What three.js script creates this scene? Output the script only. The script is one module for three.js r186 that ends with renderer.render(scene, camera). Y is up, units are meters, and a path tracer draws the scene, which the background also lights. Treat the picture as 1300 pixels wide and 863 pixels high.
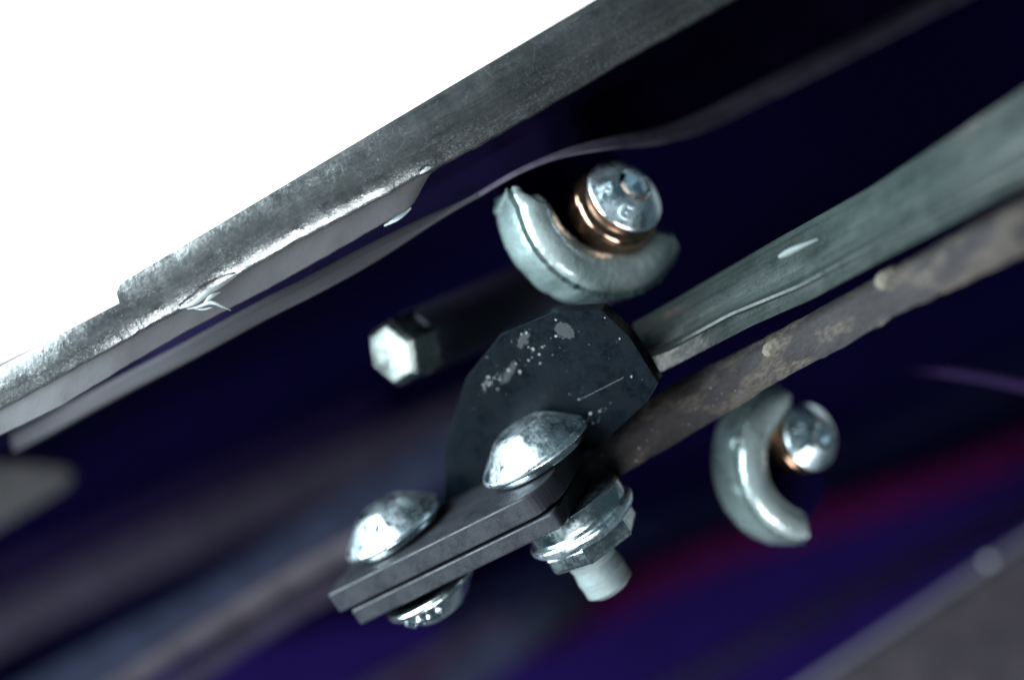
import * as THREE from 'three';
import { RectAreaLightUniformsLib } from 'three/addons/lights/RectAreaLightUniformsLib.js';
import { FontLoader } from 'three/addons/loaders/FontLoader.js';
import { TextGeometry } from 'three/addons/geometries/TextGeometry.js';
import { mergeGeometries, mergeVertices, toCreasedNormals } from 'three/addons/utils/BufferGeometryUtils.js';

// ------------------------------------------------------------------ camera, lights, exposure
RectAreaLightUniformsLib.init();
const MM = 0.001, D = 250;                       // millimetres to metres; working distance of the macro lens
const scene = new THREE.Scene();
scene.background = new THREE.Color().setRGB(0.048, 0.080, 0.096);   // added teal ambient fill for shaded metal, from the unseen room
const camera = new THREE.PerspectiveCamera(2 * Math.atan(43.15 / D) * 180 / Math.PI, 1300 / 863, 0.01, 4);
camera.position.set(0, 0, D * MM); camera.lookAt(0, 0, 0);
camera.focus = (D - 4) * MM; camera.userData.fStop = 4.6;
const renderer = new THREE.WebGLRenderer({ antialias: true });
renderer.toneMapping = THREE.LinearToneMapping; renderer.toneMappingExposure = 1;
renderer.shadowMap.enabled = true; renderer.shadowMap.type = THREE.PCFSoftShadowMap;
function areaLight(name, color, power, w, h, at, to) {
  const l = new THREE.RectAreaLight(color, power, w * MM, h * MM); l.name = name;
  l.position.set(...at).multiplyScalar(MM); l.lookAt(new THREE.Vector3(...to).multiplyScalar(MM)); scene.add(l); return l;
}
areaLight('key_softbox', new THREE.Color().setRGB(0.80, 0.95, 1.0), 26, 270, 380, [-255, 20, 115], [0, 10, 60]);
areaLight('front_softbox', new THREE.Color().setRGB(0.92, 0.98, 1.0), 24, 150, 120, [70, -240, 165], [0, 0, 0]);
areaLight('backdrop_lamp', new THREE.Color(1, 1, 1), 20, 440, 440, [-460, 400, -310], [-390, 330, -640]);

// ------------------------------------------------------------------ helpers
let seed = 7;
const rnd = () => { seed = (seed * 1664525 + 1013904223) >>> 0; return seed / 4294967296; };
const V = (x, y, z) => new THREE.Vector3(x, y, z);
const P = (px, py, z = 0) => { const k = (D - z) / D; return V((px - 650) * 0.1 * k, (431.5 - py) * 0.1 * k, z); };   // picture point at a depth, in mm
const hash = (x, y, s) => { let h = (x * 374761393 + y * 668265263 + s * 974634277) | 0; h = Math.imul(h ^ (h >>> 13), 1274126177); return ((h ^ (h >>> 16)) >>> 0) / 4294967296; };
function vnoise(x, y, s, per) {
  const xi = Math.floor(x), yi = Math.floor(y), f = x - xi, g = y - yi, u = f * f * (3 - 2 * f), v = g * g * (3 - 2 * g), m = (a) => per ? ((a % per) + per) % per : a;
  const a = hash(m(xi), m(yi), s), b = hash(m(xi + 1), m(yi), s), c = hash(m(xi), m(yi + 1), s), d = hash(m(xi + 1), m(yi + 1), s);
  return a + (b - a) * u + (c - a) * v + (a - b - c + d) * u * v;
}
const fbm = (x, y, s, per, oct = 4) => { let t = 0, w = 0.5, sum = 0; for (let i = 0; i < oct; i++) { t += w * vnoise(x, y, s + i, per); sum += w; x *= 2; y *= 2; if (per) per *= 2; w *= 0.55; } return t / sum; };
const sm = (a, b, x) => { const t = Math.min(1, Math.max(0, (x - a) / (b - a))); return t * t * (3 - 2 * t); };
const poly = (pts) => (x) => {                       // smooth-ish piecewise line through points
  if (x <= pts[0][0]) return pts[0][1] + (x - pts[0][0]) * (pts[1][1] - pts[0][1]) / (pts[1][0] - pts[0][0]);
  for (let i = 1; i < pts.length; i++) if (x <= pts[i][0] || i === pts.length - 1) { const [a, b] = pts[i - 1], [c, d] = pts[i]; return b + (x - a) * (d - b) / (c - a); }
};
function tex(size, fn, srgb = false, high = size) {
  const a = new Uint8Array(size * high * 4);
  for (let y = 0; y < high; y++) for (let x = 0; x < size; x++) { const c = fn(x / size, y / high, x, y), k = (y * size + x) * 4; for (let j = 0; j < 3; j++) a[k + j] = Math.max(0, Math.min(255, 255 * (Array.isArray(c) ? c[j] : c))); a[k + 3] = 255; }
  const t = new THREE.DataTexture(a, size, high); t.wrapS = t.wrapT = THREE.RepeatWrapping; t.magFilter = THREE.LinearFilter; t.minFilter = THREE.LinearMipmapLinearFilter; t.generateMipmaps = true;
  if (srgb) t.colorSpace = THREE.SRGBColorSpace; t.needsUpdate = true; return t;
}
function rep(t, n) { const c = t.clone(); c.repeat.set(n, n); c.needsUpdate = true; return c; }
// uv is always in units of 20 mm
function boxUV(g, unit = 20) {
  g = g.index ? g.toNonIndexed() : g; const p = g.attributes.position, q = g.attributes.normal, uv = new Float32Array(p.count * 2);
  for (let i = 0; i < p.count; i += 3) {
    const n = [0, 0, 0]; for (let j = 0; j < 3; j++) { n[0] += Math.abs(q.getX(i + j)); n[1] += Math.abs(q.getY(i + j)); n[2] += Math.abs(q.getZ(i + j)); }
    const k = n.indexOf(Math.max(...n));
    for (let j = 0; j < 3; j++) { const x = p.getX(i + j), y = p.getY(i + j), z = p.getZ(i + j), [a, b] = k === 0 ? [z, y] : k === 1 ? [x, z] : [x, y]; uv[2 * (i + j)] = a / unit; uv[2 * (i + j) + 1] = b / unit; }
  }
  g.setAttribute('uv', new THREE.BufferAttribute(uv, 2)); return g;
}
function loft(rows, { closed = false, caps = false, crease = 0.7 } = {}) {
  const n = rows[0].length, m = rows.length, pos = [], uv = [], idx = [], w = closed ? n + 1 : n;
  let u = 0;
  rows.forEach((r, i) => { if (i) u += r[0].distanceTo(rows[i - 1][0]) / 20; let v = 0; for (let j = 0; j < w; j++) { const q = r[j % n]; if (j) v += q.distanceTo(r[j - 1]) / 20; pos.push(q.x, q.y, q.z); uv.push(u, v); } });
  for (let i = 0; i + 1 < m; i++) for (let j = 0; j + 1 < w; j++) { const a = i * w + j, b = a + w; idx.push(a, b, a + 1, a + 1, b, b + 1); }
  if (caps) for (const i of [0, m - 1]) {
    const c = rows[i].reduce((s, q) => s.add(q), V(0, 0, 0)).divideScalar(n), o = pos.length / 3; pos.push(c.x, c.y, c.z); uv.push(0, 0);
    for (let j = 0; j + 1 < w; j++) i ? idx.push(o, i * w + j + 1, i * w + j) : idx.push(o, i * w + j, i * w + j + 1);
  }
  let g = new THREE.BufferGeometry(); g.setAttribute('position', new THREE.Float32BufferAttribute(pos, 3)); g.setAttribute('uv', new THREE.Float32BufferAttribute(uv, 2)); g.setIndex(idx);
  // outward winding for closed bodies
  if (closed) { let vol = 0; const a = V(), b = V(), c = V(); for (let i = 0; i < idx.length; i += 3) { a.fromArray(pos, idx[i] * 3); b.fromArray(pos, idx[i + 1] * 3); c.fromArray(pos, idx[i + 2] * 3); vol += a.dot(b.cross(c)); } if (vol < 0) { for (let i = 0; i < idx.length; i += 3) [idx[i], idx[i + 1]] = [idx[i + 1], idx[i]]; g.setIndex(idx); } }
  if (closed) {                                            // weld the seam for its normals
    const p = g.clone(); p.deleteAttribute('uv'); let q = mergeVertices(p, 1e-4); q = toCreasedNormals(q, crease); const out = g.toNonIndexed(); out.setAttribute('normal', q.attributes.normal.count === out.attributes.position.count ? q.attributes.normal : (out.computeVertexNormals(), out.attributes.normal)); return out;
  }
  return toCreasedNormals(g, crease);
}
// a body swept along points: profile(i, t) gives [across, towards viewer] pairs
function sweep(pts, profile, opt = {}) {
  const rows = pts.map((p, i) => {
    const t = pts[Math.min(i + 1, pts.length - 1)].clone().sub(pts[Math.max(i - 1, 0)]).normalize();
    const side = V(0, 0, 1).cross(t).normalize(), out = t.clone().cross(side).normalize();
    return profile(i, i / (pts.length - 1)).map(([a, b]) => p.clone().addScaledVector(side, a).addScaledVector(out, b));
  });
  return loft(rows, { closed: true, caps: true, ...opt });
}
const spline = (pts, n) => new THREE.CatmullRomCurve3(pts, false, 'centripetal').getPoints(n);
const oval = (a, b, n = 14) => Array.from({ length: n }, (_, i) => [a * Math.cos(i / n * 2 * Math.PI), b * Math.sin(i / n * 2 * Math.PI)]);
function rounded(w, h, r, k = 3) {                        // rounded rectangle profile, centred
  const o = []; for (const [cx, cy, a0] of [[w / 2 - r, h / 2 - r, 0], [-w / 2 + r, h / 2 - r, 90], [-w / 2 + r, -h / 2 + r, 180], [w / 2 - r, -h / 2 + r, 270]]) for (let i = 0; i <= k; i++) { const a = (a0 + 90 * i / k) * Math.PI / 180; o.push([cx + r * Math.cos(a), cy + r * Math.sin(a)]); } return o;
}
const used = {};
const numbered = (n) => { used[n] = (used[n] ?? -1) + 1; return used[n] ? `${n}_${String(used[n]).padStart(3, '0')}` : n; };
function thing(name, label, category, at, group) {       // at: mm
  const o = new THREE.Group(); o.name = numbered(name); o.position.copy(at).multiplyScalar(MM); o.userData = { label, category }; if (group) o.userData.group = group; scene.add(o); return o;
}
function orient(o, y, xHint) { const Y = y.clone().normalize(), X = xHint.clone().addScaledVector(Y, -xHint.dot(Y)).normalize(), Z = X.clone().cross(Y); o.quaternion.setFromRotationMatrix(new THREE.Matrix4().makeBasis(X, Y, Z)); o.updateMatrixWorld(true); return { X, Y, Z }; }
function part(name, g, m, parent, extra) {               // geometry in mm, in the parent's own axes
  g.scale(MM, MM, MM); const o = new THREE.Mesh(g, m); o.name = name; o.castShadow = o.receiveShadow = true; if (extra) Object.assign(o.userData, extra); parent.add(o); return o;
}
const rel = (g, at) => g.translate(-at.x, -at.y, -at.z);   // geometry made in the world's mm, for a group standing at that point without turn
function struct(name, g, m) { const o = part(name, g, m, scene); o.userData.kind = 'structure'; return o; }
function slab(pts, depth, bevel = 0.2, holes = []) {       // outline in local x,y mm, thickness from z=0 down to -depth
  const s = new THREE.Shape(pts.map(([x, y]) => new THREE.Vector2(x, y))); s.holes.push(...holes);
  const g = new THREE.ExtrudeGeometry(s, { depth: depth - 2 * bevel, bevelEnabled: true, bevelThickness: bevel, bevelSize: bevel, bevelOffset: -bevel, bevelSegments: 2, curveSegments: 24 });
  g.translate(0, 0, -depth + bevel); return boxUV(g);
}
function roundOff(pts, r, k = 5) {                         // rounds the corners of an outline
  const out = []; pts.forEach((p, i) => { const a = pts[(i + pts.length - 1) % pts.length], b = pts[(i + 1) % pts.length], va = new THREE.Vector2(a[0] - p[0], a[1] - p[1]), vb = new THREE.Vector2(b[0] - p[0], b[1] - p[1]); const q = Math.min(p[2] ?? r, va.length() * 0.45, vb.length() * 0.45); va.setLength(q); vb.setLength(q);
    for (let j = 0; j <= k; j++) { const t = j / k, u = 1 - t; out.push([p[0] + va.x * u * u + vb.x * t * t, p[1] + va.y * u * u + vb.y * t * t]); } }); return out;
}

// ------------------------------------------------------------------ materials
const T = {
  blotch: tex(512, (u, v) => { const n = fbm(u * 6, v * 6, 3, 6, 5); return 0.72 + 0.5 * (n - 0.5); }),
  soft: tex(512, (u, v) => { const n = fbm(u * 5, v * 5, 13, 5, 4); return 0.88 + 0.24 * (n - 0.5); }),
  grain: tex(512, (u, v) => { const n = fbm(u * 40, v * 40, 11, 40, 3), m = fbm(u * 8, v * 8, 5, 8, 3); return 0.5 + 0.5 * (n - 0.5) + 0.6 * (m - 0.5); }),
  rough: tex(512, (u, v) => { const n = fbm(u * 10, v * 10, 21, 10, 5), f = fbm(u * 60, v * 60, 22, 60, 2); return [1, Math.min(1, 0.62 + 0.8 * (n - 0.5) + 0.35 * (f - 0.5)), 1]; }),
  streak: tex(512, (u, v) => { const n = fbm(u * 3, v * 70, 31, 0, 3), b = fbm(u * 9, v * 9, 33, 9, 4); return 0.62 + 0.55 * (n - 0.5) + 0.6 * (b - 0.5); }),
};
// worn dark plating: bare bright flecks and short scratches
T.worn = (() => {                                       // 160 mm along the rail by 20 mm across
  const W = 2048, H = 512, a = new Float32Array(W * H).fill(0);
  const dot = (x, y, v) => { x = ((x % W) + W) % W | 0; y = ((y % H) + H) % H | 0; a[y * W + x] = Math.max(a[y * W + x], v); };
  const near = (y) => { const q = y / H; return Math.exp(-(((q > 0.7 ? 1 - q : q) / 0.10) ** 2)); };    // the folded edge, where the plating has worn through in flecks
  for (let i = 0; i < 150000; i++) { const x = rnd() * W, y = rnd() * H, e = near(y); if (fbm(x / 60, y / 50, 51, 0, 4) + 0.5 * e < 0.56 + rnd() * 0.42) continue; const v = 0.1 + 0.7 * rnd() * rnd(), r = rnd() < 0.04 ? 2.5 : rnd() < 0.3 ? 1.5 : 0.5; for (let p = -r * 0.6; p <= r * 0.6; p += 0.5) for (let q = -r; q <= r; q += 0.5) if (p * p * 2.7 + q * q <= r * r) dot(x + p, y + q, v); }
  for (let i = 0; i < 1500; i++) { let x = rnd() * W, y = rnd() * H, d = rnd() < 0.75 ? (rnd() - 0.5) * 0.25 : rnd() * 6.3; const L = 8 + rnd() * 60, v = 0.06 + 0.4 * rnd() ** 3; for (let t = 0; t < L; t += 0.4) { x += 0.3 * Math.cos(d); y += 0.5 * Math.sin(d); d += (rnd() - 0.5) * 0.02; dot(x, y, v); } }
  const t = tex(W, (u, v, x, y) => { const m = fbm(u * 14, v * 34, 41, 0, 4), b = fbm(u * 22, v * 5, 44, 0, 4), f = fbm(u * 300, v * 50, 43, 0, 2), k = 0.2 + 0.16 * (m - 0.5) + 0.14 * (b - 0.5) + 0.07 * (f - 0.5) + a[y * W + x] * 0.55; return [k * (1 + 0.06 * (b - 0.5)), k * 1.01, k * (1.01 - 0.08 * (m - 0.5))]; }, false, H);
  t.repeat.set(0.125, 1); return t;
})();
T.dirt = tex(512, (u, v) => { const p = sm(0.5, 0.68, fbm(u * 9, v * 9, 71, 9, 5)), g = fbm(u * 70, v * 70, 73, 70, 2), q = fbm(u * 5, v * 5, 75, 5, 4), k = 0.10 + 0.08 * (q - 0.5) + 0.06 * (g - 0.5); return [k + 0.20 * p * g, k * 0.95 + 0.17 * p * g, k * 0.97 + 0.11 * p * g]; });
T.dirt.repeat.set(0.5, 1);
T.long = T.streak.clone(); T.long.repeat.set(0.12, 1); T.long.needsUpdate = true;
const lin = (r, g, b) => new THREE.Color().setRGB(r, g, b);
const std = (c, rough, metal, o = {}) => new THREE.MeshPhysicalMaterial({ color: c, roughness: rough, metalness: metal, ...o });
const M = {
  zinc: std(lin(0.80, 0.92, 0.98), 0.52, 1, { map: T.soft, roughnessMap: T.rough, bumpMap: T.grain, bumpScale: 0.000022 }),
  nut: std(lin(0.60, 0.68, 0.72), 0.42, 1, { map: T.blotch, roughnessMap: T.rough, bumpMap: T.grain, bumpScale: 0.000028 }),
  galvanised: std(lin(0.26, 0.34, 0.34), 0.55, 0.55, { map: T.blotch, roughnessMap: T.rough, bumpMap: rep(T.grain, 1), bumpScale: 0.000067 }),
  bowl: std(lin(0.46, 0.54, 0.54), 0.40, 0.5, { map: T.blotch, roughnessMap: T.rough, bumpMap: T.grain, bumpScale: 0.0001 }),
  copper: std(lin(0.50, 0.29, 0.20), 0.3, 1, { map: T.blotch, roughnessMap: T.rough }),
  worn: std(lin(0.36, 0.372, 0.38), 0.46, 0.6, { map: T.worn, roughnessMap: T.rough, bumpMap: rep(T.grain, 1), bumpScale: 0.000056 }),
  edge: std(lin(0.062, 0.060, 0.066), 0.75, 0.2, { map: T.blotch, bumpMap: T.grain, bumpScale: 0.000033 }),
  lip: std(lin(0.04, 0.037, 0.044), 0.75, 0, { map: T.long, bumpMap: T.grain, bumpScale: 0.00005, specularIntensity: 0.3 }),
  bracketFace: std(lin(0.0012, 0.0030, 0.0052), 0.8, 0, { specularIntensity: 0.1, map: T.blotch, roughnessMap: T.rough, bumpMap: T.grain, bumpScale: 0.000044 }),
  bracketEdge: std(lin(0.017, 0.018, 0.023), 0.75, 0, { specularIntensity: 0.4, map: T.blotch, roughnessMap: T.rough, bumpMap: rep(T.grain, 2), bumpScale: 0.000044 }),
  navy: std(lin(0.0023, 0.0008, 0.024), 0.9, 0, { map: T.blotch, specularIntensity: 0.08 }),  // navy tint of the shadows put into the base colour
  sleeve: std(lin(0.012, 0.009, 0.024), 0.55, 0.1, { map: T.blotch, bumpMap: T.grain, bumpScale: 0.000044 }),
  channel: std(lin(0.021, 0.028, 0.027), 0.6, 0, { map: T.long, roughnessMap: T.rough, bumpMap: T.grain, bumpScale: 0.00004, specularIntensity: 0.45 }),
  brown: std(lin(0.15, 0.138, 0.145), 0.85, 0, { map: T.dirt, bumpMap: T.grain, bumpScale: 0.00015, specularIntensity: 0.3 }),
  dust: std(lin(0.12, 0.13, 0.14), 0.7, 0),
  beige: std(lin(0.055, 0.048, 0.036), 0.8, 0),
  white: std(lin(0.86, 0.86, 0.86), 0.9, 0),
};
const paint = (r, g, b, rough = 0.65, metal = 0) => std(lin(r * 0.9, g * 0.8, b), rough, metal, { map: T.streak, specularIntensity: 0.12 });

// ------------------------------------------------------------------ the setting: white backdrop, housing in shadow colour
struct('backdrop', new THREE.BoxGeometry(1500, 1300, 6).translate(0, 0, -640), M.white);
{
  const at = P(650, 431, -225), t = thing('machine_housing', 'sheet metal housing coloured with the navy of the shadows behind all the rails and bolts', 'housing', at);
  const Zb = -230, Zf = -14, line = [[-1500, 1270], [-100, 500], [60, 425], [160, 372], [760, 12], [1000, -130], [1700, -560]];
  // back panel
  const outline = [...line.map(([x, y]) => P(x + 4, y + 6, Zf)), P(1900, -400, Zf), P(1900, 1300, Zf), P(-1500, 2000, Zf)];
  part('back_panel', rel(slab(outline.map((p) => [p.x, p.y]), 3, 0.3).translate(0, 0, Zb), at), M.navy, t);
  const rows = line.map(([x, y]) => { const p = P(x + 4, y + 6, Zf); return [V(p.x, p.y, Zf), V(p.x, p.y, Zb), V(p.x + 1, p.y - 1.7, Zb), V(p.x + 1, p.y - 1.7, Zf)]; });
  part('top_wall', rel(loft(rows, { closed: true, caps: true, crease: 0.4 }), at), M.navy, t);
}

// ------------------------------------------------------------------ upper edge rail
const ridge = poly([[-120, 580], [0, 519], [100, 463], [179, 420], [234, 388], [266, 370], [297, 351], [367, 311], [436, 275], [534, 222], [600, 187], [660, 153], [739, 107], [780, 82], [896, 18], [1000, -40], [1200, -150]]);
const topLow = poly([[-200, 571], [0, 465], [146, 388], [400, 253]]), topHigh = poly([[100, 390.6], [155, 358], [755, 0], [1300, -325]]);
{
  const at = P(265, 375, 0), t = thing('edge_rail', 'scuffed dark metal rail along the top with a stepped rounded end and a torn burr', 'rail', at);
  const up = [-0.5, -0.866];
  const railZ = (x) => 5 - 22 * sm(480, 1200, x) - 6 * sm(170, -120, x);
  // distance from ridge point to the silhouette along "up"
  const width = (x, y) => {
    const hit = (f) => { let a = 0; for (let k = 0; k < 12; k++) a += ((y + up[1] * a) - f(x + up[0] * a)) / 1.14; return a; };
    const a = hit(topLow), b = hit(topHigh), sx = x + up[0] * b;          // where the silhouette point would be
    const q = Math.min(1, Math.max(0, (sx - 141) / 17)); const k = Math.sqrt(1 - (1 - q) * (1 - q));
    return sx < 141 ? a : a + (b - a) * (0.18 * sm(0, 0.12, q) + 0.82 * k);
  };
  const xs = []; for (let x = -110; x < 155; x += 6) xs.push(x); for (let x = 155; x < 205; x += 1) xs.push(x); for (let x = 205; x < 1150; x += 5) xs.push(x);
  const rows = xs.map((x) => {
    const y = ridge(x) + 1.6 * (fbm(x / 11, 3, 71, 0, 3) - 0.5) * 2 + 3 * Math.exp(-(((x - 250) / 18) ** 2)), w = width(x, y), z0 = railZ(x), r = [];
    const N = 26, ZP = (a) => { let z = 0; for (let k = 0; k < 24; k++) { const b = a * (k + 0.5) / 24; z += Math.tan((34 - 66 * b / 76) * Math.PI / 180) * a / 240; } return z; };
    for (let i = 0; i <= N; i++) {
      const q = i / N, a = w * q, dent = 0.07 * (fbm(x / 60, a / 14, 81, 0, 4) - 0.5);
      const z = z0 - 0.3 + ZP(a) + dent;
      r.push(P(x + up[0] * a, y + up[1] * a, z));
    }
    r.push(P(x + up[0] * (w - 1.5), y + up[1] * (w - 1.5), z0 + ZP(w) - 1.2), P(x + up[0] * (w - 9), y + up[1] * (w - 9), z0 + ZP(w) - 2.2), P(x + up[0] * 20, y + up[1] * 20, z0 - 6.0), P(x + 1, y + 3, z0 - 1.6), P(x + 0.3, y + 0.8, z0 - 0.5));
    return r;
  });
  part('face_plate', rel(loft(rows, { closed: true, caps: true, crease: 0.9 }), at), M.worn, t);
  // underside band with its slanted right end
  const bandLow = poly([[-120, 616], [0, 553], [75, 517], [167, 461], [236, 421], [330, 372], [367, 352], [450, 305], [517, 266], [560, 232]]);
  const bx = []; for (let x = -110; x <= 556; x += 6) bx.push(x);
  const bandRows = bx.map((x) => {
    const y0 = ridge(x), y1 = bandLow(x), f = sm(556, 520, x), z0 = railZ(x), j = 1.2 * (fbm(x / 9, 8, 77, 0, 2) - 0.5);
    const notch = 10 * Math.exp(-(((x - 274) / 12) ** 2));
    const ty = y0 - 2 + notch * 0.4 + 5 * f * 0, by = y0 + (y1 - y0) * Math.max(0.12, f) + j;
    return [P(x, ty, z0 - 0.9), P(x, (ty + by) / 2, z0 - 1.5), P(x, by - 1.5, z0 - 2.2), P(x, by, z0 - 2.8), P(x - 4, by - 6, z0 - 6), P(x - 4, ty - 4, z0 - 6)];
  });
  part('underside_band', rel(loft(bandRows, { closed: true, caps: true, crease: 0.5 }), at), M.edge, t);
  // inner lip: left part under the band, then the arch over the recessed bolt and away to the right
  const lipPts = spline([P(20, 560, -26), P(54, 543, -22), P(90, 524, -17), P(167, 483, -10), P(234, 448, -6), P(339, 391, -3), P(395, 363, -2), P(478, 318, -2), P(545, 280, -2), P(606, 248, -1)], 90);
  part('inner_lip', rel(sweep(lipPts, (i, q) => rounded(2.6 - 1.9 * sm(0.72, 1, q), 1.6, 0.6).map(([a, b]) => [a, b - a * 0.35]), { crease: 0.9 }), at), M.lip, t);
  const archPts = spline([P(604, 249, -1.2), P(660, 217, -1.3), P(715, 195, -3), P(770, 183, -7), P(830, 174, -13), P(890, 156, -19), P(960, 121, -27), P(1100, 50, -40), P(1200, -2, -48), P(1330, -70, -58)], 110);
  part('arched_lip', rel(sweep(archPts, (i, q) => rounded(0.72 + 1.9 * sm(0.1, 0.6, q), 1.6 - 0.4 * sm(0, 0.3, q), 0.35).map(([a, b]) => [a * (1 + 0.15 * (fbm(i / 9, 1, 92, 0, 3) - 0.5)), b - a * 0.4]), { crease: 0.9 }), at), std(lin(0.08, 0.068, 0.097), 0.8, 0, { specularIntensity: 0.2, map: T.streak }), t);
  // web between ridge and lip, the dark shade of the gap in its colour
  const lipY = poly([[-120, 640], [30, 556], [167, 489], [339, 396], [478, 318], [606, 248], [660, 217], [715, 195], [770, 183], [830, 174], [890, 156], [960, 121], [1100, 50], [1200, -2], [1330, -115]]);
  const wx = []; for (let x = -110; x <= 1330; x += 8) wx.push(x);
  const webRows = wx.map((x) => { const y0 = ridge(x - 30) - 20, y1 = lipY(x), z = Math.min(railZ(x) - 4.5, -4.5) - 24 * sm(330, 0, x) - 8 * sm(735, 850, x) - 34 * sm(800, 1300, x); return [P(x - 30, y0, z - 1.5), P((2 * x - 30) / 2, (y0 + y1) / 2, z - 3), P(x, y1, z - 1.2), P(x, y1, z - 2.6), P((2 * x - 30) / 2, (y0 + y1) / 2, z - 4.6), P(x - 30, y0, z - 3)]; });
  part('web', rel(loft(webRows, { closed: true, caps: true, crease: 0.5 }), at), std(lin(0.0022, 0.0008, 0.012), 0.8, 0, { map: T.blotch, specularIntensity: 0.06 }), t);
  // torn burr: a curled sliver and two whiskers
  const sl = (pts, w) => sweep(spline(pts, 14), (i, q) => oval(0.7 * w * (0.25 + Math.sin(Math.PI * Math.min(1, q * 0.9 + 0.1))), w * 0.35, 8));
  part('burr', rel(mergeGeometries([
    sl([P(228, 391, 5.2), P(246, 384, 6), P(262, 372, 6.3), P(280, 362, 6), P(300, 350, 5.2)], 0.42),
    sl([P(237, 392, 5.0), P(252, 389, 5.8), P(268, 384, 6.4), P(282, 389, 6.5), P(293, 394, 6.2)], 0.26),
    sl([P(246, 392, 5), P(258, 392.5, 5.6), P(270, 390, 6)], 0.14), sl([P(258, 386, 6), P(268, 376, 6.4), P(279, 371, 6.2)], 0.3)]), at), std(lin(0.14, 0.15, 0.155), 0.6, 0.4, { bumpMap: T.grain, bumpScale: 0.000089 }), t);
  const glintAt = [[540, 217, 10]];
  for (const [x, y, l] of glintAt) part('painted_glint', rel(sweep(spline([P(x - l * 0.7, y + l * 0.36, railZ(x) + 0.32), P(x, y - 1, railZ(x) + 0.45), P(x + l * 0.7, y - l * 0.42, railZ(x) + 0.3)], 8), (i, q) => oval(l * 0.015 * Math.sin(Math.PI * (0.08 + 0.84 * q)) + 0.06, 0.16, 8)), at), std(lin(0.25, 0.27, 0.27), 0.55, 0.3), t);  // pale sliver standing in for a highlight on the ridge
  part('painted_glint', rel(sweep(spline([P(488, 286, 0.5), P(505, 276, 1), P(521, 264, 0.5)], 8), (i, q) => oval(0.28 * Math.sin(Math.PI * (0.1 + 0.8 * q)) + 0.05, 0.2, 8)), at), std(lin(0.6, 0.72, 0.74), 0.45, 0.6), t);  // pale teal sliver in place of a bright glint under the rail
}
{ // blurred tab at the left edge under the rail
  const at = P(20, 640, -75), t = thing('bent_tab', 'out of focus grey metal tab at the left edge under the rail', 'metal tab', at);
  const o = roundOff([[-60, 590], [40, 588], [92, 596], [86, 616], [0, 668], [-60, 704]].map(([x, y]) => { const p = P(x, y, -75); return [p.x, p.y]; }), 1.5);
  part('tab_plate', rel(slab(o, 2.2, 0.5).translate(0, 0, -75), at), std(lin(0.035, 0.03, 0.033), 0.8, 0, { map: T.streak }), t);
}

// ------------------------------------------------------------------ recessed bolts: cups cut to their lit crescents, collars, heads
const font = await new FontLoader().loadAsync('fonts/droid/droid_sans_bold.typeface.json');
function boltHead(t, s, mat, letters, { washer = true, socket = true, letterMat = null } = {}) {   // local +Y out of the seat, in mm times s
  const prof = [[6.4, 0], [7.7, 0], [8.1, 0.2], [8.25, 0.5], [8.22, 0.85], [8.05, 1.15], [7.7, 1.5], [6.8, 2.32], [5.9, 3.12], [5.1, 3.82], [4.5, 4.3], [4.1, 4.58], [3.85, 4.71], [3.55, 4.76]];
  const pts = new THREE.SplineCurve(prof.map(([x, y]) => new THREE.Vector2(x * s, y * s))).getPoints(46);
  const lathe = new THREE.LatheGeometry(pts, 72); const head = part('head', boxUV(lathe), mat, t);
  const shp = new THREE.Shape(); if (!socket) part('flat_top', boxUV(new THREE.CylinderGeometry(3.56 * s, 3.56 * s, 0.3 * s, 48).translate(0, 4.62 * s, 0)), mat, head); else { shp.absarc(0, 0, 3.56 * s, 0, 7); const hex = new THREE.Path(); for (let i = 0; i <= 6; i++) { const a = -i * Math.PI / 3; i ? hex.lineTo(2.75 * s * Math.cos(a), 2.75 * s * Math.sin(a)) : hex.moveTo(2.75 * s, 0); } shp.holes.push(hex);
  const rim = new THREE.ExtrudeGeometry(shp, { depth: 2.6 * s, bevelEnabled: false, curveSegments: 36 }).rotateX(-Math.PI / 2).translate(0, (4.77 - 2.6) * s, 0);
  const floor = new THREE.CylinderGeometry(2.9 * s, 2.9 * s, 0.3 * s, 6).translate(0, (4.77 - 2.7) * s, 0);
  part('hex_socket', mergeGeometries([boxUV(rim), boxUV(floor)]), mat, t); }
  if (washer) part('washer', boxUV(new THREE.LatheGeometry([[3, -1.05], [6.6, -1.05], [6.9, -0.9], [6.9, -0.15], [6.6, 0.02], [3, 0.02]].map(([x, y]) => new THREE.Vector2(x * s, y * s)), 56)), M.nut, t);
  for (const [ch, deg, size, r, dy, roll = 0] of letters) {
    const g = new TextGeometry(ch, { font, size: size * s, depth: 0.5 * s, curveSegments: 6, bevelEnabled: true, bevelThickness: 0.08 * s, bevelSize: 0.06 * s, bevelSegments: 2 });
    g.computeBoundingBox(); const b = g.boundingBox; g.translate(-(b.min.x + b.max.x) / 2, -(size * s) / 2, -0.1 * s);
    const f = deg * Math.PI / 180, rho = V(Math.cos(f), 0, Math.sin(f)), slope = V(-0.72, 0.69, 0), upv = rho.clone().multiplyScalar(-0.72).add(V(0, 0.69, 0)).normalize(), out = rho.clone().multiplyScalar(0.69).add(V(0, 0.72, 0)).normalize(), X = upv.clone().cross(out);
    g.rotateZ(roll); g.applyMatrix4(new THREE.Matrix4().makeBasis(X, upv, out)); g.translate(rho.x * r * s, dy * s, rho.z * r * s); part('raised_letter', boxUV(g), letterMat ?? mat, head);
    void slope;
  }
  return head;
}
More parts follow.
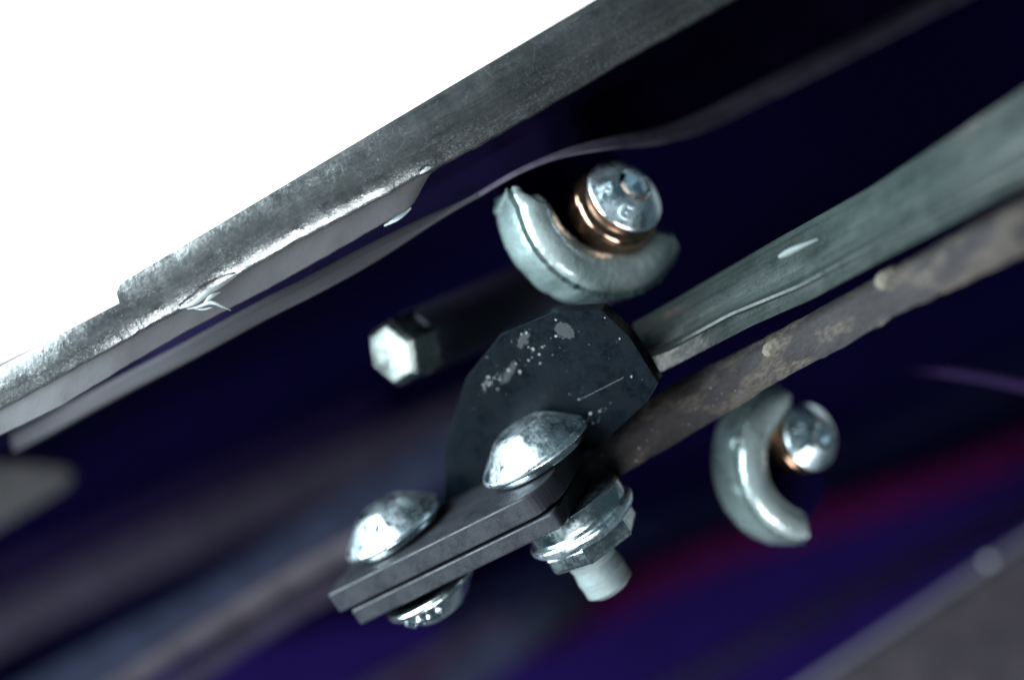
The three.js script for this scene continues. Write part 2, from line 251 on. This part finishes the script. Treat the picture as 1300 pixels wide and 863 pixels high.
function cup(name, label, at, axis, hint, R, hFull, a0, a1, sd) {     // lit crescent of a cup, shaded rest left off: from angle a0 to a1 (degrees, in the cup's own x,z)
  const t = thing(name, label, 'cup washer', at, null); orient(t, axis, hint);
  const rows = [], n = 150;
  for (let i = 0; i <= n; i++) {
    const q = i / n, a = (a0 + (a1 - a0) * q) * Math.PI / 180, ragged = 0.09 * sm(0.93, 1, q), e = Math.pow(Math.sin(Math.PI * Math.min(1, Math.max(0, q))), 0.2), jag = 0.5 * (fbm(i / 3.2, 2, sd, 0, 3) - 0.5) * 2, dent = (y) => 0.5 * (fbm(i / 9, y * 0.5, sd + 9, 0, 3) - 0.5);
    const crumple = 1.1 * Math.exp(-(((q - 0.12) / 0.05) ** 2)), w = 0.25 + 0.75 * e, c = (r, y) => { const rr = r; return V(Math.cos(a + ragged * Math.sin(r * 1.7 + y)) * rr, y, Math.sin(a + ragged * Math.sin(r * 1.7 + y)) * rr); };
    const In = R * 0.9 - R * 0.43 * w;
    const S = (k) => In + (R * 0.97 - In) * k;
    const h = hFull * (0.72 + 0.28 * sm(-0.01, 0.06, 1 - q)) * (0.75 + 0.25 * sm(0, 0.06, q));
    rows.push([c(R * 0.93, 0), c(R * 0.985 + dent(0), 0.12 * h), c(R + dent(1), 0.35 * h), c(R * 0.995 + dent(2) - crumple * 0.3, 0.55 * h), c(R * 0.985 + dent(3), 0.68 * h - crumple * 0.4), c(R * 0.975 + 0.2 * jag, h * 0.76), c(R * 0.985 + 0.36 + 0.45 * jag, h * 0.795 + 0.35 * jag), c(R * 0.965 + 0.2 * jag, h * 0.81 + 0.25 * jag),
      c(S(0.95), h * 0.885 + 0.3 * dent(5)), c(S(0.86), h * 0.95 + 0.4 * dent(6)), c(S(0.72), h * 0.99 + 0.4 * dent(7)), c(S(0.56), h + 0.4 * dent(8)), c(S(0.38), h * 0.965 + 0.3 * dent(9)), c(S(0.2), h * 0.89), c(S(0.07), h * 0.78), c(In, h * 0.6), c(In, 0)]);
  }
  part('crescent', loft(rows.map((w) => [...w.slice(0, 8), w[9].clone().setY(w[9].y * 0.72), w[9].clone().setY(0)]), { closed: true, caps: true, crease: 0.85 }), M.galvanised, t);
  part('bowl', loft(rows.map((w) => [w[7].clone().multiplyScalar(0.996), ...w.slice(8), w[11].clone().setY(0.2), w[9].clone().setY(w[9].y - 1.6)]), { closed: true, caps: true, crease: 0.85 }), M.bowl, t);
  const dish = new THREE.LatheGeometry([[0.1, 0.1], [0.2 * R, 0.12], [0.62 * R, 0.2], [0.9 * R, 0.3], [0.9 * R, -1], [0.1, -1]].map(([x, y]) => new THREE.Vector2(x, y)), 48);
  part('painted_shade_seat', boxUV(dish), M.navy, t);  // dark disc: the shade inside the cup put in as colour
  return t;
}
const axisA = V(0.48, 0.24, 0.84).normalize(), axisB = V(0.52, 0.14, 0.84).normalize();
{
  const at = P(730, 275, -14);
  cup('cup_washer', 'larger galvanised cup with torn rim, its shaded upper part left off, under the arched rail lip', at, axisA, V(1, 0, 0), 13.0, 8.2, 12, 176, 101);
  const b = thing('recessed_bolt', 'domed bolt marked R G sunk in the larger cup over a coppery collar', 'bolt', at.clone().addScaledVector(axisA, 8.6).add(V(1.9, -0.1, 0)), null); orient(b, V(0.46, 0.50, 0.73), V(1, 0, 0));
  boltHead(b, 0.66, M.zinc, [['R', 158, 2.9, 6.1, 3.2], ['G', 104, 2.9, 6.1, 3.2]], { washer: false });
  part('collar', boxUV(new THREE.LatheGeometry([[3, -5], [5.9, -5], [6.15, -4.4], [6.15, -2.0], [5.8, -1.1], [3, -0.2]].map(([x, y]) => new THREE.Vector2(x, y)), 48)), M.copper, b, { label: 'coppery brown collar under the bolt head' });
}
{
  const at = P(978, 592, -22);
  cup('cup_washer', 'smaller galvanised cup, its shaded right side left off, below the brown bar', at, axisB, V(1, 0, 0), 10.8, 7.8, 80, 262, 131);
  const b = thing('recessed_bolt', 'small domed bolt marked G sunk in the smaller cup right of the bracket', 'bolt', at.clone().addScaledVector(axisB, 6.4).add(V(1.2, 3.4, 0)), null); orient(b, V(0.56, 0.24, 0.78), V(1, 0, 0));
  boltHead(b, 0.56, M.zinc, [['G', 190, 3.0, 5.9, 3.3], ['R', 128, 2.8, 6.1, 3.2]], { washer: false });
  part('collar', boxUV(new THREE.LatheGeometry([[2.4, -4], [4.3, -4], [4.6, -3.4], [4.6, -1.4], [4.3, -0.7], [2.4, -0.2]].map(([x, y]) => new THREE.Vector2(x, y)), 48)), M.copper, b, { label: 'dark coppery collar under the bolt head' });
}

// ------------------------------------------------------------------ bracket
const N = V(-0.535, 0.83, 0.165).normalize(), O = P(415, 755, -6);
{
  const t = thing('angle_bracket', 'black angle bracket in the centre with bolted double flange and dusty upright plate', 'bracket', O);
  const { X, Y, Z } = orient(t, N, V(0.88, 0.475, 0.465));
  const local = (p) => { const d = p.clone().sub(O); return [d.dot(X), d.dot(Y), d.dot(Z)]; };
  const onPlane = (px, py, z) => {                       // picture point on the plane local z = z, as local x,y
    const e = V(0, 0, D), d = P(px, py, 0).sub(e), o = O.clone().addScaledVector(Z, z), k = o.clone().sub(e).dot(Z) / d.dot(Z); const l = local(e.addScaledVector(d, k)); return [l[0], l[1]];
  };
  // flange plates lie in local x,z; thickness along y
  const flat = (pts, thick, bevel) => slab(pts.map(([x, z]) => [x, -z]), thick, bevel).rotateX(-Math.PI / 2);   // top at y=0
  const f1 = roundOff([[0, 0, 0.3], [32.6, 0, 3], [35, -3, 3], [35, -17, 1], [-0.4, -17, 1]], 1);
  const holes = [];
  part('upper_flange', flat(f1, 3.0, 0.28), M.bracketEdge, t); void holes;
  part('lower_flange', flat(roundOff([[1.4, -0.3, 0.4], [34.2, -0.3, 1], [34.2, -16, 1], [1.2, -16, 1]], 1), 2.4, 0.3).translate(0, -3.4, 0), M.bracketEdge, t);
  const wallPx = [[560, 700], [566, 560], [592, 480], [636, 424], [700, 397], [764, 393], [800, 428], [836, 486], [822, 510], [722, 600]];
  part('upright_plate', slab(roundOff(wallPx.map(([x, y]) => onPlane(x, y, -15)), 0.25), 2.6, 0.08).translate(0, 0, -15), M.bracketFace, t);
  // dust and grit on the upright plate
  const bits = [];
  const inside = (x, y) => { let c = false; for (let i = 0, j = wallPx.length - 1; i < wallPx.length; j = i++) { const [a, b] = wallPx[i], [d, e] = wallPx[j]; if ((b > y) !== (e > y) && x < (d - a) * (y - b) / (e - b) + a) c = !c; } return c; };
  const grit = (px, py, r, flatten = 0.5) => { if (!inside(px - 5, py) || !inside(px + 5, py)) return; const [x, y] = onPlane(px, py, -15); const g = new THREE.IcosahedronGeometry(r, 1); const p = g.attributes.position; for (let i = 0; i < p.count; i++) { const k = 1 + 0.5 * (hash(Math.round(p.getX(i) * 90), Math.round(p.getY(i) * 90 + p.getZ(i) * 37), 5) - 0.5); p.setXYZ(i, p.getX(i) * k * 1.3, p.getY(i) * k, p.getZ(i) * k * flatten); } g.computeVertexNormals(); g.rotateZ(rnd() * 6).translate(x, y, -15); bits.push(g); };
  for (let i = 0; i < 34; i++) grit(590 + rnd() * 240, 400 + rnd() * 170, 0.025 + 0.06 * rnd() * rnd());
  for (const [cx, cy, sx, sy, n] of [[640, 475, 32, 10, 26], [690, 440, 40, 16, 20], [665, 425, 20, 8, 16], [772, 402, 14, 9, 16], [760, 530, 22, 14, 26], [620, 490, 20, 9, 14]]) for (let i = 0; i < n; i++) { const a = (rnd() + rnd() - 1) * sx, b = (rnd() + rnd() - 1) * sy; grit(cx + a, cy + b - a * 0.5, 0.02 + 0.13 * rnd() ** 5); }
  for (const [x, y, r] of [[706, 406, 0.13], [677, 443, 0.2], [646, 470, 0.2], [660, 472, 0.18], [620, 479, 0.18], [801, 427, 0.14], [787, 430, 0.1], [802, 478, 0.17], [750, 525, 0.18], [762, 522, 0.12], [735, 507, 0.1], [686, 461, 0.12], [632, 494, 0.12]]) grit(x, y, r, 0.7);
  for (const [ax, ay, bx, by] of [[735, 508, 792, 479]]) { const p = onPlane(ax, ay, -15), q = onPlane(bx, by, -15); bits.push(new THREE.BoxGeometry(Math.hypot(q[0] - p[0], q[1] - p[1]), 0.025, 0.02).rotateZ(Math.atan2(q[1] - p[1], q[0] - p[0])).translate((p[0] + q[0]) / 2, (p[1] + q[1]) / 2, -15).toNonIndexed()); }
  part('dust', mergeGeometries(bits.map((g) => boxUV(g))), M.dust, t, { kind: 'stuff' });
  const smudge = []; for (const [cx, cy, w, h, s] of [[717, 420, 20, 24, 3], [664, 432, 26, 12, 6], [645, 476, 34, 11, 9]]) { const [x, y] = onPlane(cx, cy, -15); const g = new THREE.CircleGeometry(1, 90); const p = g.attributes.position; for (let i = 1; i < p.count; i++) { const a = Math.atan2(p.getY(i), p.getX(i)), k = 0.45 + 1.1 * fbm(Math.cos(a) * 2.2 + 9, Math.sin(a) * 2.2 + s, 7, 0, 4); p.setXYZ(i, p.getX(i) * k * w * 0.05, p.getY(i) * k * h * 0.05, 0); } p.setZ(0, 0.06); g.computeVertexNormals(); g.rotateZ(0.5).translate(x, y, -14.98); smudge.push(boxUV(g)); }
  part('dirt_patch', mergeGeometries(smudge), std(lin(0.005, 0.0065, 0.0095), 0.9, 0, { bumpMap: T.grain, bumpScale: 0.000089 }), t);

  const worldOf = (x, y, z) => O.clone().addScaledVector(X, x).addScaledVector(Y, y).addScaledVector(Z, z);
  const boltsAt = [[31.0, -11.3], [8.6, -8.9]];
  const mk = (label, x, y, z, dir, spin) => { const b = thing('dome_head_bolt', label, 'bolt', worldOf(x, y, z)); orient(b, Y.clone().multiplyScalar(dir), X.clone().applyAxisAngle(Y, spin)); return b; };
  let b = mk('plain shiny dome head bolt, larger and upper one, standing on the bracket flange', boltsAt[0][0], 1.1, boltsAt[0][1], 1, 0);
  boltHead(b, 0.93, M.zinc, [], { socket: false });
  b = mk('shiny dome head bolt marked 10 on the left end of the bracket flange', boltsAt[1][0], 1.1, boltsAt[1][1], 1, 0);
  boltHead(b, 0.88, M.zinc, [['1', 106, 1.9, 5.6, 3.62], ['0', 84, 1.9, 5.6, 3.62], ['.', 64, 2.6, 5.5, 4.2]], { socket: false, letterMat: M.nut });  // darker letter metal imitates the shading round the raised marks
  // underside: head hanging below the left bolt
  b = mk('dome bolt head with small raised marks hanging below the bracket flange', boltsAt[1][0] + 1.2, -6.8, boltsAt[1][1] + 3, -1, 0);
  boltHead(b, 0.80, M.nut, [['1', -110, 1.9, 6.9, 2.4], ['0', -92, 1.9, 6.9, 2.4], ['.', -78, 2.4, 7.0, 2.8], ['9', -64, 1.9, 6.9, 2.4]], { washer: false, socket: false });
  // nut below the right bolt
  const n = thing('flange_nut', 'dull flange nut with a projecting stud end below the bracket flange', 'nut', worldOf(boltsAt[0][0] + 0.9, -5.8, boltsAt[0][1] + 1.5)); orient(n, Y.clone().multiplyScalar(-1), X);
  const L = (pts, seg = 64) => boxUV(new THREE.LatheGeometry(new THREE.SplineCurve(pts.map(([x, y]) => new THREE.Vector2(x, y))).getPoints(50), seg));
  part('collar', L([[3, 0], [6.2, 0], [6.9, 0.3], [7.0, 1.8], [6.9, 2.6]]), M.nut, n);
  part('flange', L([[5, 2.4], [7.0, 2.6], [7.5, 2.9], [7.6, 3.3], [7.3, 3.9], [6.4, 4.6], [5.4, 5.0]]), M.zinc, n);
  const hx = new THREE.Shape(); for (let i = 0; i < 6; i++) { const a = i * Math.PI / 3 + 0.35; i ? hx.lineTo(6.6 * Math.cos(a), 6.6 * Math.sin(a)) : hx.moveTo(6.6 * Math.cos(a), 6.6 * Math.sin(a)); }
  part('hex_body', boxUV(new THREE.ExtrudeGeometry(hx, { depth: 1.6, bevelEnabled: true, bevelSize: 0.5, bevelThickness: 0.5, bevelOffset: -0.5, bevelSegments: 3 }).rotateX(-Math.PI / 2).translate(0, 4.9, 0)), M.nut, n);
  // threaded stud end
  const st = []; for (let i = 0; i <= 125; i++) { const y = 6.5 + i * 0.06; const th = 0.02 * Math.sin(y * 2 * Math.PI / 1.1) + 0.3 * (fbm(y * 1.3, 4, 55, 0, 3) - 0.5); st.push(new THREE.Vector2(3.25 + th - 0.9 * sm(13.2, 14, y), y)); } st.push(new THREE.Vector2(0.01, 14));
  part('stud_end', boxUV(new THREE.LatheGeometry(st, 48).translate(-1.6, -0.8, 0)), std(lin(0.17, 0.205, 0.21), 0.7, 0.3, { map: T.blotch, bumpMap: T.grain, bumpScale: 0.000089 }), n, { label: 'frosted grey stud end' });
}

// ------------------------------------------------------------------ hex bolt end with its dark sleeve
{
  const ax = V(-0.66, -0.30, 0.69).normalize(), at = P(519, 440, -16), t = thing('hex_bolt', 'chrome hex bolt end on a dark sleeve left of the bracket plate', 'bolt', at); orient(t, ax, V(0.3, -0.9, 0));
  const hx = (r, y, k = 0.35) => Array.from({ length: 24 }, (_, i) => { const a = i / 24 * 2 * Math.PI + k, q = ((i % 4) / 4) * Math.PI / 3 - Math.PI / 6, c = r * Math.cos(Math.PI / 6) / Math.cos(q); return V(c * Math.cos(a), y, c * Math.sin(a)); });
  part('hex_head', loft([hx(4.7, -2), hx(4.75, 2.6), hx(4.6, 2.95), hx(4.0, 3.6), hx(3.8, 3.66), hx(0.3, 3.72)], { closed: true, caps: true, crease: 0.25 }), std(lin(0.38, 0.42, 0.40), 0.45, 1, { map: T.blotch, roughnessMap: T.rough }), t);
  part('sleeve', boxUV(new THREE.LatheGeometry([[0.1, -40], [4.5, -40], [4.5, -1.4], [4.1, -0.9], [0.1, -0.9]].map(([x, y]) => new THREE.Vector2(x, y)), 48)), M.sleeve, t);
}

// ------------------------------------------------------------------ right: folded channel and brown bar
{
  const at = P(840, 455, 0), t = thing('folded_channel', 'grey green folded metal channel running off to the upper right', 'channel', at);
  const top = poly([[800, 412], [850, 384], [877, 368], [992, 300], [1108, 236], [1300, 112], [1450, 20]]), fold = poly([[815, 452], [850, 440], [927, 398], [1015, 362], [1088, 322], [1185, 270], [1300, 212], [1450, 130]]), low = poly([[815, 482], [846, 469], [954, 414], [1031, 380], [1127, 327], [1223, 276], [1300, 236], [1450, 158]]);
  const rows = []; for (let x = 804; x <= 1800; x += 8) { const z = -1 + 42 * sm(830, 1400, x), y0 = top(x), y1 = fold(x), y2 = low(x), n = (k) => 0.08 * (fbm(x / 60, k * 3, 61, 0, 3) - 0.5);
    const Y = (k) => y0 + (y1 - y0) * k;
    rows.push([P(x, y0, z - 5.2), P(x, Y(0.15), z - 4.0 + n(1)), P(x, Y(0.4), z - 2.6 + n(2)), P(x, Y(0.7), z - 1.5 + n(3)), P(x, Y(0.88), z - 1.0 + n(4)), P(x, y1 - 4, z - 0.5), P(x, y1 - 1, z + 0.2), P(x, y1 + 3, z + 0.25), P(x, y1 + 6, z - 0.4), P(x, y1 + (y2 - y1) * 0.6, z - 0.9), P(x, y2, z - 1.6), P(x, y2 - 3, z - 7), P(x, y0 + 14, z - 10)]); }
  part('channel_body', rel(loft(rows, { closed: true, caps: true, crease: 0.6 }), at), M.channel, t);
  part('painted_glint', rel(sweep(spline([P(990, 326, 8.6), P(1010, 316, 9.8), P(1040, 303, 11.8)], 10), (i, q) => oval(0.5 * (1 - 0.7 * q) * Math.sin(Math.PI * (0.12 + 0.8 * q)) + 0.08, 0.35, 10)), at), std(lin(0.075, 0.09, 0.09), 0.7, 0), t);  // glint on the channel, painted as a pale raised sliver
}
{
  const at = P(850, 520, 0), t = thing('dirty_bar', 'dirty brown bar with beige lumps just below the folded channel', 'bar', at);
  const top = poly([[700, 590], [790, 530], [846, 492], [954, 438], [1050, 386], [1127, 344], [1223, 290], [1300, 250], [1450, 170]]), low = poly([[700, 650], [790, 602], [896, 540], [992, 482], [1069, 442], [1146, 396], [1296, 326], [1450, 250]]);
  const rows = []; for (let x = 730; x <= 1800; x += 6) { const z = -4.5 + 42 * sm(850, 1400, x), y0 = top(x), y1 = low(x), n = (k) => 0.9 * (fbm(x / 14, k * 2, 63, 0, 4) - 0.5);
    rows.push([P(x, y0 + 3 * n(9), z - 1.2), P(x, y0 + (y1 - y0) * 0.25, z + n(1)), P(x, y0 + (y1 - y0) * 0.5, z + 0.1 + n(2)), P(x, y0 + (y1 - y0) * 0.8, z - 0.8 + n(3)), P(x, y1 + 5 * n(7), z - 1.6), P(x, y1 - 4, z - 5), P(x, y0 + 4, z - 5)]); }
  part('bar_body', rel(loft(rows, { closed: true, caps: true, crease: 0.9 }), at), M.brown, t);
  for (const [x, y, z, r] of [[985, 441, 1.6, 1.3], [1132, 353, 16.5, 1.5]]) { const g = new THREE.IcosahedronGeometry(r, 3), p = g.attributes.position; for (let i = 0; i < p.count; i++) { const k = 0.75 + 0.5 * fbm(p.getX(i) * 2 / r + 9, p.getY(i) * 2 / r + p.getZ(i), 66, 0, 3); p.setXYZ(i, p.getX(i) * k * 1.4, p.getY(i) * k * 0.9, p.getZ(i) * k * 0.6); } g.computeVertexNormals(); g.rotateZ(0.5); const q = P(x, y, z); g.translate(q.x, q.y, q.z); part('dried_lump', rel(boxUV(g), at), M.beige, t); }
  const bits = []; for (let i = 0; i < 35; i++) { const x = 740 + rnd() * 200, y = top(x) + rnd() * (low(x) - top(x)), q = P(x, y, -4.0 + 42 * sm(850, 1400, x)); const g = new THREE.IcosahedronGeometry(0.04 + 0.12 * rnd() ** 3, 1).scale(1, 1, 0.6).translate(q.x, q.y, q.z); bits.push(boxUV(g)); }
  part('dust', rel(mergeGeometries(bits), at), M.dust, t, { kind: 'stuff' });
}

// ------------------------------------------------------------------ blurred things behind
function rearBar(name, label, category, pts, w, th, mat, group) {
  const at = P(...pts[0]), t = thing(name, label, category, at, group), c = spline(pts.map((p) => P(...p)), 40);
  part('bar', rel(sweep(c, (i) => rounded(w, th, Math.min(w, th) * 0.3, 4).map(([a, b]) => [a * (name === 'thin_wire' ? 0.15 + 0.85 * sm(0, 14, i) : 1) * (1 + 0.12 * (fbm(i / 6, 1, 141, 0, 3) - 0.5)), b])), at), mat, t);
  return t;
}
const RB = 'blurred rails behind the bracket';
rearBar('rear_rail', 'broad purple grey blurred rail, uppermost in the lower left', 'rail', [[-160, 880, -135], [0, 795, -135], [200, 697, -138], [400, 610, -150], [620, 520, -165]], 9.5, 6, paint(0.046, 0.042, 0.056), RB);
rearBar('rear_rail', 'teal grey blurred rail passing behind the left marked bolt', 'rail', [[-120, 985, -105], [130, 845, -107], [300, 752, -109], [450, 655, -111], [600, 560, -115]], 9.5, 6, paint(0.025, 0.035, 0.055), RB);
rearBar('rear_rail', 'narrow brown blurred rail ending near the left bracket corner', 'rail', [[20, 960, -62], [150, 870, -62], [300, 775, -60], [400, 715, -56], [470, 678, -52]], 4, 4, paint(0.046, 0.043, 0.044), RB);
rearBar('rear_rail', 'thin lilac brown blurred rail, lowest in the lower left', 'rail', [[60, 990, -80], [200, 890, -80], [330, 800, -80], [440, 735, -80], [520, 700, -80]], 3.2, 4, paint(0.042, 0.038, 0.05), RB);
rearBar('rear_rail', 'short blue grey blurred rail below the bracket nut', 'rail', [[500, 930, -135], [600, 850, -135], [680, 790, -138], [740, 750, -150]], 7, 5, paint(0.03, 0.04, 0.058), RB);
rearBar('rear_rail', 'faint violet blurred rail just above the purple grey one at lower left', 'rail', [[-100, 770, -175], [100, 690, -175], [300, 600, -178], [480, 520, -185]], 5, 4, paint(0.014, 0.007, 0.034), RB);
rearBar('rear_rail', 'faint blue blurred rail below the smaller cup, above the magenta cable', 'rail', [[560, 800, -160], [760, 705, -160], [960, 620, -165], [1150, 540, -170], [1400, 430, -175]], 8, 4, paint(0.004, 0.005, 0.024), RB);
rearBar('rear_rail', 'dim violet grey blurred rail between magenta cable and corner panel', 'rail', [[700, 960, -120], [900, 850, -120], [1100, 745, -122], [1400, 600, -125]], 5, 4, paint(0.007, 0.004, 0.022), RB);
rearBar('rear_rail', 'short dim grey brown blurred rail at the bottom under the marked bolt head', 'rail', [[330, 960, -100], [460, 880, -100], [560, 826, -102], [640, 780, -105]], 4, 4, paint(0.02, 0.016, 0.03), RB);
rearBar('cable', 'thick dark magenta blurred cable across the lower right', 'cable', [[520, 880, -150], [700, 800, -150], [900, 705, -150], [1100, 640, -150], [1260, 585, -150], [1450, 500, -150]], 6.4, 6.4, paint(0.040, 0.0002, 0.026, 0.9));
rearBar('thin_wire', 'thin purple blurred wire at the right edge beside the smaller cup', 'wire', [[1160, 470, -34], [1220, 475, -34], [1300, 490, -34], [1420, 520, -34]], 1.3, 1.3, paint(0.035, 0.02, 0.065));
{
  const at = P(1250, 800, -78), t = thing('corner_panel', 'blurred grey brown panel with a pale rolled edge in the lower right corner', 'panel', at);
  const o = [[1010, 890], [1255, 722], [1480, 570], [1600, 1000], [1000, 1000]].map(([x, y]) => { const p = P(x, y, -80); return [p.x, p.y]; });
  part('panel_sheet', rel(slab(o, 2, 0.3).translate(0, 0, -80), at), paint(0.044, 0.042, 0.041), t);
  part('rolled_edge', rel(sweep(spline([P(980, 898, -79), P(1100, 818, -79), P(1255, 714, -79), P(1480, 566, -79)], 30), () => oval(0.7, 0.8, 10)), at), std(lin(0.06, 0.055, 0.085), 0.6, 0), t);
  const q = P(1256, 712, -78); part('edge_rivet', rel(boxUV(new THREE.SphereGeometry(0.6, 20, 14).scale(1.3, 1, 0.6).translate(q.x, q.y, q.z)), at), std(lin(0.4, 0.4, 0.42), 0.5, 0.2), t);
}
{
  const at = P(500, 900, -190), t = thing('blue_panel', 'saturated blue blurred panel along the bottom behind the rails', 'panel', at);
  const o = [[-500, 1010], [0, 880], [420, 790], [800, 740], [1250, 620], [1800, 420], [1800, 1300], [-500, 1300]].map(([x, y]) => { const p = P(x, y, -190); return [p.x, p.y]; });
  part('panel_sheet', rel(slab(o, 2, 0.3).translate(0, 0, -190), at), std(lin(0.008, 0.002, 0.056), 0.8, 0, { map: T.blotch, specularIntensity: 0.1 }), t);
}
renderer.render(scene, camera);
